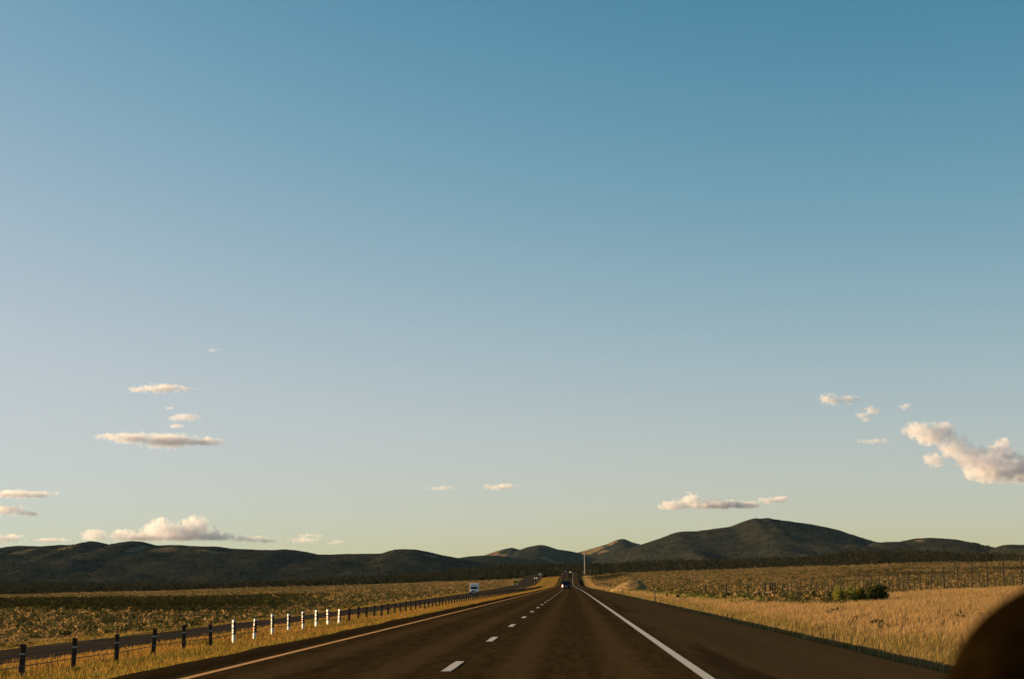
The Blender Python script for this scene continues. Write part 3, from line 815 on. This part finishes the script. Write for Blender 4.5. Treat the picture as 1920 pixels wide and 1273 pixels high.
def crest_sign():
    p_ = ray(1081.6, 1074.5, 1150); x = p_[0] + .6; z = float(terrain(x, 1150))
    r = empty('road_sign', (x, 1150, z)); tag(r, 'small bright white sign at the right road edge on the crest', 'sign')
    part('sign_panel', MAT['white_metal'], r, lambda bm: box(bm, -.6, .6, -.03, .03, 1.1, 2.4, .02))
    for s in (-.4, .4): part('post', MAT['galvanised'], r, lambda bm: cyl(bm, (s, .07, -.4), (s, .07, 2.3), .04, .04, 6))
    r.rotation_euler = (0, 0, R(-35))
crest_sign()

def summit_mast(px, py, h, lb):
    p_ = ray(px, py, 5600); r = empty('radio_mast', (p_[0], 5600, p_[2] - 4)); tag(r, lb, 'mast', 'masts on the mountain top')
    part('shaft', MAT['grey_metal'], r, lambda bm: cyl(bm, (0, 0, -2), (0, 0, h), 1.0, .5, 6))
    part('antenna', MAT['grey_metal'], r, lambda bm: cyl(bm, (0, 0, h), (0, 0, h + 6), .35, .2, 6))
summit_mast(1418, 971, 12, 'thin radio mast on the left bump of the summit')
summit_mast(1455, 974, 6, 'short radio mast on the right shoulder of the summit')

# ------------------------------------------------------------------ bushes
def bush(px, D, wpx, hpx, label, tone, n=260, dz=0.0):
    p_ = ray(px, 1100, D); x, y = p_[0], D; z = float(terrain(x, y))
    W, H = wpx / F * D / 2, hpx / F * D
    r = empty('bush', (x, y, z)); tag(r, label, 'bush', 'bushes in the roadside grass')
    lob = [(random.uniform(-.55, .55), random.uniform(-.4, .4), random.uniform(.45, .8)) for _ in range(7)]
    P = []
    for (a, b, s) in lob:
        k_ = np.ones(1)
        P.append(clumps(k_ * a * W, k_ * b * W, k_ * H * .08, k_ * W * .52 * s, k_ * H * (.85 + .55 * s) * random.uniform(.75, 1), n // 7 * 3, np.array([tone]) * random.uniform(.75, 1.3), .30))
    v, f, c = join(P)
    o = tris('foliage', v, f, MAT['bush_leaves'], parent=r, col=c)
    def stems(bm):
        for (a, b, s) in lob: cyl(bm, (a * W * .3, b * W * .3, -.1), (a * W, b * W, H * .55 * s), .03, .012, 5)
    part('stem', MAT['grey_wood'], r, stems)
bush(1582, 96, 58, 32, 'light green bush, left one of the clump before the deer fence', (.20, .195, .036), 420)
bush(1613, 97, 54, 29, 'round green bush in the middle of the clump before the deer fence', (.15, .15, .030), 420)
bush(1645, 98, 66, 34, 'dark green bush, right one of the clump before the deer fence', (.060, .066, .020), 420)
bush(152, 37, 34, 11, 'low green plant at the foot of a dark barrier post', (.075, .090, .020), 260)
bush(1510, 150, 22, 9, 'small dark bush low in the ditch before the deer fence', (.05, .05, .02), 200)

# ------------------------------------------------------------------ vehicles
def wheel(root, x, y, r, wd):
    s = 1 if x > 0 else -1
    tyre = part('wheel', MAT['rubber'], root, lambda bm: cyl(bm, (x - wd / 2, y, r), (x + wd / 2, y, r), r, r, 16))
    part('rim', MAT['grey_metal'], tyre, lambda bm: cyl(bm, (x + s * wd * .45, y, r), (x + s * wd * .55, y, r), r * .6, r * .55, 12))

def prof(bm, pts, x0, x1, inset_top=0.0, bevel=0.0):
    """side profile (y,z) extruded across x, leaning in towards the top"""
    zs = [p_[1] for p_ in pts]; za, zb = min(zs), max(zs)
    L = []
    for s in (0, 1):
        ring = []
        for y, z in pts:
            k_ = inset_top * (z - za) / (zb - za)
            ring.append(bm.verts.new(((x0 + k_) if s == 0 else (x1 - k_), y, z)))
        L.append(ring)
    n = len(pts)
    bm.faces.new(L[0]); bm.faces.new(list(reversed(L[1])))
    for i in range(n): bm.faces.new((L[0][i], L[1][i], L[1][(i + 1) % n], L[0][(i + 1) % n]))
    bmesh.ops.recalc_face_normals(bm, faces=bm.faces[:])
    if bevel: bmesh.ops.bevel(bm, geom=[e for e in bm.edges], offset=bevel, segments=2, affect='EDGES', profile=.6, clamp_overlap=True)

def place(u, y, zf, oncoming):
    x = u + float(xc(y)); sl = math.atan((float(zf(y + 3)) - float(zf(y - 3))) / 6)
    return (x, y, float(zf(y))), (math.pi if oncoming else 0.0), (-sl if oncoming else sl)

def car(name, label, cat, group, u, y, zf, oncoming, paint_, L=4.7, W=1.86, H=1.5, suv=False, lit=None):
    loc, rz, rx = place(u, y, zf, oncoming)
    r = empty(name, loc, rz, rx); tag(r, label, cat, group)
    w2 = W / 2; hz = H * (.60 if suv else .58); f_, b_ = L / 2, -L / 2
    part('body', MAT[paint_], r, lambda bm: prof(bm, [(b_, .35), (b_ - .02, .75), (b_ + .06, hz), (f_ - 1.15, hz), (f_ - .12, hz - .16), (f_, .62), (f_ - .05, .28), (b_ + .1, .25)], -w2, w2, .06, .05))
    if suv: g = [(b_ + .12, hz - .01), (b_ + .34, H - .09), (b_ + .7, H - .05), (f_ - 2.1, H - .05), (f_ - 1.25, hz - .01)]
    else: g = [(b_ + .45, hz - .01), (b_ + 1.15, H - .06), (f_ - 2.2, H - .06), (f_ - 1.2, hz - .01)]
    part('greenhouse', MAT['dark_glass'], r, lambda bm: prof(bm, g, -w2 + .07, w2 - .07, .13, .03))
    part('roof', MAT[paint_], r, lambda bm: prof(bm, [(g[1][0] - .02, H - .07), (g[1][0] + .1, H - .01), (g[-2][0] - .1, H), (g[-2][0] + .03, H - .06)], -w2 + .19, w2 - .19, .03, .02))
    part('bumper', MAT['rubber'], r, lambda bm: box(bm, -w2 + .06, w2 - .06, b_ - .07, b_ + .02, .33, .55, .03))
    for s in (-1, 1):
        m_ = 'red_lens' if lit != 'rear_glint' or s == 1 else 'sun_glint_lamp'
        o = part('tail_lamp', MAT[m_], r, lambda bm: box(bm, s * (w2 - .20) - .1, s * (w2 - .20) + .1, b_ - .045, b_ + .06, hz - (.55 if suv else .28), hz - .08, .015))
        if m_ == 'sun_glint_lamp': o['label'] = 'tail lamp glowing to imitate a sun glint'
        part('head_lamp', MAT['head_light' if lit == 'front' else 'lamp_glass'], r, lambda bm: box(bm, s * (w2 - .28) - .16, s * (w2 - .28) + .16, f_ - .10, f_ + .03, .62, .80, .015))
        part('mirror', MAT[paint_], r, lambda bm: box(bm, s * (w2 + .09) - .09, s * (w2 + .09) + .09, f_ - 1.62, f_ - 1.5, hz - .02, hz + .14, .02))
        for yy in (f_ - .85, b_ + .85): wheel(r, s * (w2 - .11), yy, .34 if not suv else .38, .22)
    part('number_plate', MAT['white_metal'], r, lambda bm: box(bm, -.2, .2, b_ - .085, b_ - .071, .6, .72))
    if suv:
        part('rear_window', MAT['dark_glass'], r, lambda bm: prof(bm, [(b_ + .12, hz + .03), (b_ + .10, hz + .04), (b_ + .29, H - .13), (b_ + .32, H - .13)], -w2 + .22, w2 - .22, .07))
    return r

def box_truck(name, label, u, y, zf, oncoming, cab_mat, box_mat, W=2.15, H=2.75, L=6.5, overhang=True, lit=False):
    loc, rz, rx = place(u, y, zf, oncoming)
    r = empty(name, loc, rz, rx); tag(r, label, 'truck')
    w2 = W / 2; f_ = L / 2; b_ = -L / 2; ch = H * .66
    part('chassis', MAT['rubber'], r, lambda bm: box(bm, -w2 * .6, w2 * .6, b_ + .1, f_ - .4, .38, .62))
    part('cab', MAT[cab_mat], r, lambda bm: prof(bm, [(f_ - 2.0, .42), (f_ - 2.0, ch), (f_ - 1.35, ch), (f_ - .78, ch * .66), (f_ - .08, ch * .58), (f_, .5), (f_ - .05, .36)], -w2 * .93, w2 * .93, .06, .05))
    part('windscreen', MAT['dark_glass'], r, lambda bm: prof(bm, [(f_ - 1.33, ch - .06), (f_ - 1.30, ch - .04), (f_ - .755, ch * .68), (f_ - .79, ch * .68)], -w2 * .86, w2 * .86, .06))
    part('box_body', MAT[box_mat], r, lambda bm: box(bm, -w2, w2, b_, f_ - 2.05, .62, H, .04))
    if overhang: part('overcab', MAT[box_mat], r, lambda bm: prof(bm, [(f_ - 2.1, ch + .02), (f_ - 2.1, H - .01), (f_ - .95, H - .06), (f_ - .80, H * .80), (f_ - 1.05, ch + .02)], -w2 + .01, w2 - .01, .02, .05))
    part('bumper', MAT['grey_metal'], r, lambda bm: box(bm, -w2 * .95, w2 * .95, f_ - .02, f_ + .13, .38, .60, .03))
    part('grille', MAT['black_sheet'], r, lambda bm: box(bm, -w2 * .45, w2 * .45, f_ - .03, f_ + .02, .66, ch * .52))
    for s in (-1, 1):
        part('head_lamp', MAT['head_light' if lit else 'lamp_glass'], r, lambda bm: box(bm, s * w2 * .70 - .15, s * w2 * .70 + .15, f_ - .05, f_ + .03, .68, .90, .02))
        part('mirror', MAT['black_sheet'], r, lambda bm: box(bm, s * (w2 * .93 + .14) - .1, s * (w2 * .93 + .14) + .1, f_ - 1.15, f_ - 1.05, ch * .64, ch * .86, .02))
        part('side_window', MAT['dark_glass'], r, lambda bm: box(bm, s * (w2 * .93 - .045) - .012, s * (w2 * .93 - .045) + .012, f_ - 1.9, f_ - 1.28, ch * .70, ch * .93))
        for yy in (f_ - .95, b_ + 1.3): wheel(r, s * (w2 * .93 - .16), yy, .40, .25)
    return r

box_truck('box_truck', 'white box truck with dark windscreen coming along the oncoming lanes', -26.6, 436, zo, True, 'white_metal', 'white_metal', W=2.2, H=2.85)
box_truck('box_truck', 'yellow truck further up the oncoming lanes', -25.4, 745, zo, True, 'yellow_metal', 'yellow_metal', W=2.3, H=3.3, L=8)
car('oncoming_car', 'distant oncoming car with both headlights shining', 'car', 'far oncoming cars', -23.0 + 1.3, 1010, zo, True, 'dark_paint', lit='front')
car('oncoming_car', 'white van just coming over the crest of the oncoming lanes', 'van', 'far oncoming cars', -21.6, 1135, zo, True, 'white_metal', H=1.95, W=2.0, suv=True)
car('dark_suv', 'dark sport utility car ahead with a sun glint imitated on one tail lamp', 'car', 'cars ahead in our lanes', -1.10, 335, zr, False, 'dark_paint', L=4.9, W=2.02, H=1.85, suv=True, lit='rear_glint')
car('maroon_car', 'small dark red car climbing the hill in the left lane', 'car', 'cars ahead in our lanes', -3.9, 1010, zr, False, 'maroon_paint', lit=None)
car('silver_car', 'pale car cresting the hill in the left lane', 'car', 'cars ahead in our lanes', -3.6, 1205, zr, False, 'silver_paint', H=1.9, suv=True)

def semi():
    loc, rz, rx = place(.35, 985, zr, False)
    r = empty('semi_trailer', loc, rz, rx); tag(r, 'dark trailer truck climbing the hill above the sport utility car', 'truck')
    part('trailer_box', MAT['dark_paint'], r, lambda bm: box(bm, -1.2, 1.2, -6, 4, 1.1, 3.75, .05))
    part('chassis', MAT['rubber'], r, lambda bm: box(bm, -.6, .6, -5.8, 7.5, .7, 1.05))
    part('cab', MAT['maroon_paint'], r, lambda bm: prof(bm, [(4.6, .5), (4.6, 3.3), (5.9, 3.3), (6.6, 2.1), (7.9, 1.9), (8.0, .5)], -1.15, 1.15, .1, .06))
    part('windscreen', MAT['dark_glass'], r, lambda bm: prof(bm, [(5.95, 3.2), (6.0, 3.2), (6.65, 2.2), (6.58, 2.2)], -1.0, 1.0, .05))
    part('marker_lamp', MAT['amber_light'], r, lambda bm: box(bm, -.4, .4, -6.06, -5.98, 3.3, 3.65))
    for s in (-1, 1):
        part('tail_lamp', MAT['red_lens'], r, lambda bm: box(bm, s * 1.0 - .15, s * 1.0 + .15, -6.05, -5.9, .85, 1.05))
        for yy in (-4.6, -3.4, 4.9, 7.0): wheel(r, s * 1.0, yy, .5, .35)
semi()

# ------------------------------------------------------------------ car seat beside the camera
def car_seat():
    sx, sy = .365, .92
    r = empty('car_seat', (sx, sy, 0)); tag(r, 'black rounded top of a car seat, out of focus in the bottom corner', 'seat')
    def cushion(bm, cx_, cy_, cz_, a, b, c, e=2.6, tilt=0):
        bmesh.ops.create_icosphere(bm, subdivisions=5, radius=1)
        for v in bm.verts:
            d = v.co; k_ = (abs(d.x) ** e + abs(d.y) ** e + abs(d.z) ** e) ** (-1 / e)
            v.co = Vector((cx_ + d.x * k_ * a, cy_ + d.y * k_ * b + tilt * d.z * k_ * c, cz_ + d.z * k_ * c))
    part('headrest', MAT['black_fabric'], r, lambda bm: cushion(bm, 0, 0, 1.21, .155, .06, .105, 2.5), True)
    part('backrest', MAT['black_fabric'], r, lambda bm: cushion(bm, 0, .08, .80, .25, .09, .32, 3.5, -.25), True)
    part('seat_cushion', MAT['black_fabric'], r, lambda bm: cushion(bm, 0, .38, .44, .26, .30, .09, 4), True)
    for s in (-.06, .06): part('headrest_post', MAT['galvanised'], r, lambda bm: cyl(bm, (s, .01, 1.02), (s, 0, 1.18), .007, .007, 8))
    part('base_frame', MAT['rubber'], r, lambda bm: box(bm, -.22, .22, .12, .64, 0.0, .38, .02))
car_seat()

# ------------------------------------------------------------------ clouds
def cloud_mat(name, puffs, dens, nscale, flat, thr, amp=1.0):
    m, t, out = nodes_of(name)
    co = t.nodes.new('ShaderNodeTexCoord').outputs['Object']
    f_ = None
    for (c0, rr) in puffs:
        sub = N(t, 'ShaderNodeVectorMath', operation='SUBTRACT'); t.links.new(co, sub.inputs[0]); sub.inputs[1].default_value = c0
        dv = N(t, 'ShaderNodeVectorMath', operation='DIVIDE'); t.links.new(sub.outputs[0], dv.inputs[0]); dv.inputs[1].default_value = rr
        ln = N(t, 'ShaderNodeVectorMath', operation='LENGTH'); t.links.new(dv.outputs[0], ln.inputs[0])
        q = mth(t, 'SUBTRACT', 1.0, ln.outputs['Value'])
        f_ = q if f_ is None else mth(t, 'SMOOTH_MAX', f_, q, .15)
    nz = noise(t, nscale, 7, .6, vec=co)
    g = mth(t, 'ADD', f_, mth(t, 'MULTIPLY', mth(t, 'SUBTRACT', nz, .5), amp * 3.2))
    g = ramp(t, g, thr + .12, thr + .75)
    if flat is not None:
        sp = t.nodes.new('ShaderNodeSeparateXYZ'); t.links.new(co, sp.inputs[0])
        g = mth(t, 'MULTIPLY', g, ramp(t, sp.outputs[2], flat[0], flat[1]))
    pv = N(t, 'ShaderNodeVolumePrincipled'); pv.inputs['Color'].default_value = (.965, .955, .99, 1); pv.inputs['Anisotropy'].default_value = .2
    t.links.new(mth(t, 'MULTIPLY', g, dens), pv.inputs['Density'])
    t.links.new(pv.outputs[0], out.inputs['Volume'])
    return m

def cloud(label, puffs, D=15000, dens=.02, nscale=None, thr=.12, flat=None, amp=1.0, depth=.7, group='clouds low in the sky'):
    """puffs: (px, py, half width px, half height px)"""
    s = D / F
    cpx = sum(p_[0] for p_ in puffs) / len(puffs); cpy = sum(p_[1] for p_ in puffs) / len(puffs)
    o0 = ray(cpx, cpy, D); P = []
    bm = bmesh.new()
    for i, (px, py, a, b) in enumerate(puffs):
        p_ = ray(px, py, D) - o0
        c0 = (p_[0], p_[1] + random.uniform(-.4, .4) * a * s * .5, p_[2]); rr = (a * s, max(b, a * depth) * s, b * s)
        P.append((c0, rr))
        bmesh.ops.create_icosphere(bm, subdivisions=3, radius=1.0, matrix=Matrix.Translation(c0) @ Matrix.Diagonal((rr[0], rr[1], rr[2], 1)))
    ns = nscale or 1.0 / (s * 12)
    fl = None
    if flat is not None:
        zf = (ray(cpx, flat, D) - o0)[2]; fl = (zf, zf + 7 * s)
    m = cloud_mat('cloud_vapour', P, dens, ns, fl, thr, amp)
    o = bm_obj('cloud', bm, m); o.location = o0
    if len(puffs) > 1:
        rm = o.modifiers.new('merge', 'REMESH'); rm.mode = 'VOXEL'; rm.voxel_size = max(min(p_[3] for p_ in puffs) * s / 4, 8)
    tag(o, label, 'cloud', group)
    return o

cloud('largest cumulus cloud with towering lobes at the right edge', [(1722, 806, 34, 19), (1765, 808, 34, 20), (1790, 838, 36, 26), (1820, 856, 40, 28), (1752, 862, 24, 16), (1878, 850, 38, 30), (1884, 832, 16, 14), (1860, 885, 60, 24), (1930, 880, 66, 30), (1985, 890, 60, 26), (1845, 868, 50, 26), (1745, 818, 40, 20)], dens=.011, thr=-.08)
cloud('ragged pinkish cloud, upper left of the three above the big cumulus', [(1556, 749, 30, 14), (1590, 750, 26, 10)], dens=.013, thr=.12)
cloud('small ragged puff just above left of the big cumulus', [(1632, 768, 20, 12), (1618, 777, 18, 9), (1626, 786, 12, 6)], dens=.013, thr=.12)
cloud('tiny faint puff above the big cumulus', [(1698, 761, 16, 9)], dens=.012, thr=.12)
cloud('thin faint streak left of the big cumulus', [(1640, 827, 46, 7)], dens=.006, thr=.2)
cloud('flat based cumulus above the left shoulder of the big mountain', [(1262, 948, 32, 12), (1294, 938, 24, 18), (1325, 945, 30, 13), (1372, 946, 40, 10), (1405, 945, 26, 9), (1340, 948, 60, 10)], dens=.016, flat=957, thr=-.02)
cloud('small domed cumulus above the summit of the big mountain', [(1440, 938, 22, 11), (1462, 937, 24, 9)], dens=.018, flat=946, thr=.10)
cloud('wide lens shaped cloud over the left ridge', [(250, 822, 66, 14), (318, 827, 84, 18), (385, 828, 50, 12), (205, 818, 36, 8)], dens=.011, thr=.10, amp=.7)
cloud('thin flat cloud, topmost over the left ridge', [(302, 729, 62, 11), (262, 731, 36, 6), (345, 728, 30, 7)], dens=.011, thr=.14, amp=.8)
cloud('small thin cloud between two flat clouds on the left', [(345, 783, 46, 9), (330, 798, 26, 5), (318, 765, 18, 4)], dens=.009, thr=.16, amp=.8)
cloud('piled white cumulus resting on the left ridge', [(178, 1004, 30, 13), (232, 1004, 34, 14), (295, 996, 36, 20), (300, 984, 24, 18), (360, 994, 48, 24), (368, 981, 26, 18), (400, 1006, 44, 13), (265, 1010, 60, 12), (325, 1006, 70, 16), (335, 994, 30, 16)], D=13000, dens=.012, flat=1016, thr=-.12)
cloud('low ragged cloud strip right of the piled cumulus', [(462, 1010, 44, 9), (500, 1014, 30, 6)], D=13000, dens=.013, thr=.14)
cloud('low faint cloud beyond the end of the left ridge', [(572, 1013, 44, 8), (585, 1004, 28, 6), (630, 1016, 26, 5)], D=13000, dens=.009, thr=.16)
cloud('upper of two streaky clouds at the left edge', [(20, 926, 70, 10), (75, 926, 44, 8), (-70, 926, 70, 14)], dens=.011, thr=.14)
cloud('lower of two streaky clouds at the left edge', [(10, 956, 56, 14), (50, 961, 36, 8), (-70, 960, 70, 18)], dens=.011, thr=.14)
cloud('low pale cloud touching the ridge at the left edge', [(10, 1010, 46, 13), (-50, 1008, 50, 16), (90, 1012, 46, 6)], D=13000, dens=.012, thr=.14)
cloud('short faint cloud low over the road', [(938, 913, 44, 8)], dens=.010, thr=.16)
cloud('very faint cloud wisp left of the one over the road', [(826, 915, 36, 6)], dens=.007, thr=.18)
cloud('tiny wisp high above the flat clouds on the left', [(400, 657, 18, 5)], dens=.007, thr=.2)

# ------------------------------------------------------------------ thin evening haze
def haze():
    m, t, out = nodes_of('haze_air')
    pv = N(t, 'ShaderNodeVolumePrincipled'); pv.inputs['Color'].default_value = (.40, .68, 1.0, 1)
    pv.inputs['Density'].default_value = 5.5e-6; pv.inputs['Anisotropy'].default_value = .1
    t.links.new(pv.outputs[0], out.inputs['Volume'])
    o = part('haze', m, None, lambda bm: box(bm, -9500, 9500, -700, 12500, -21, 275))
    tag(o, 'thin bluish evening haze over the whole valley', 'haze', kind='stuff')
haze()
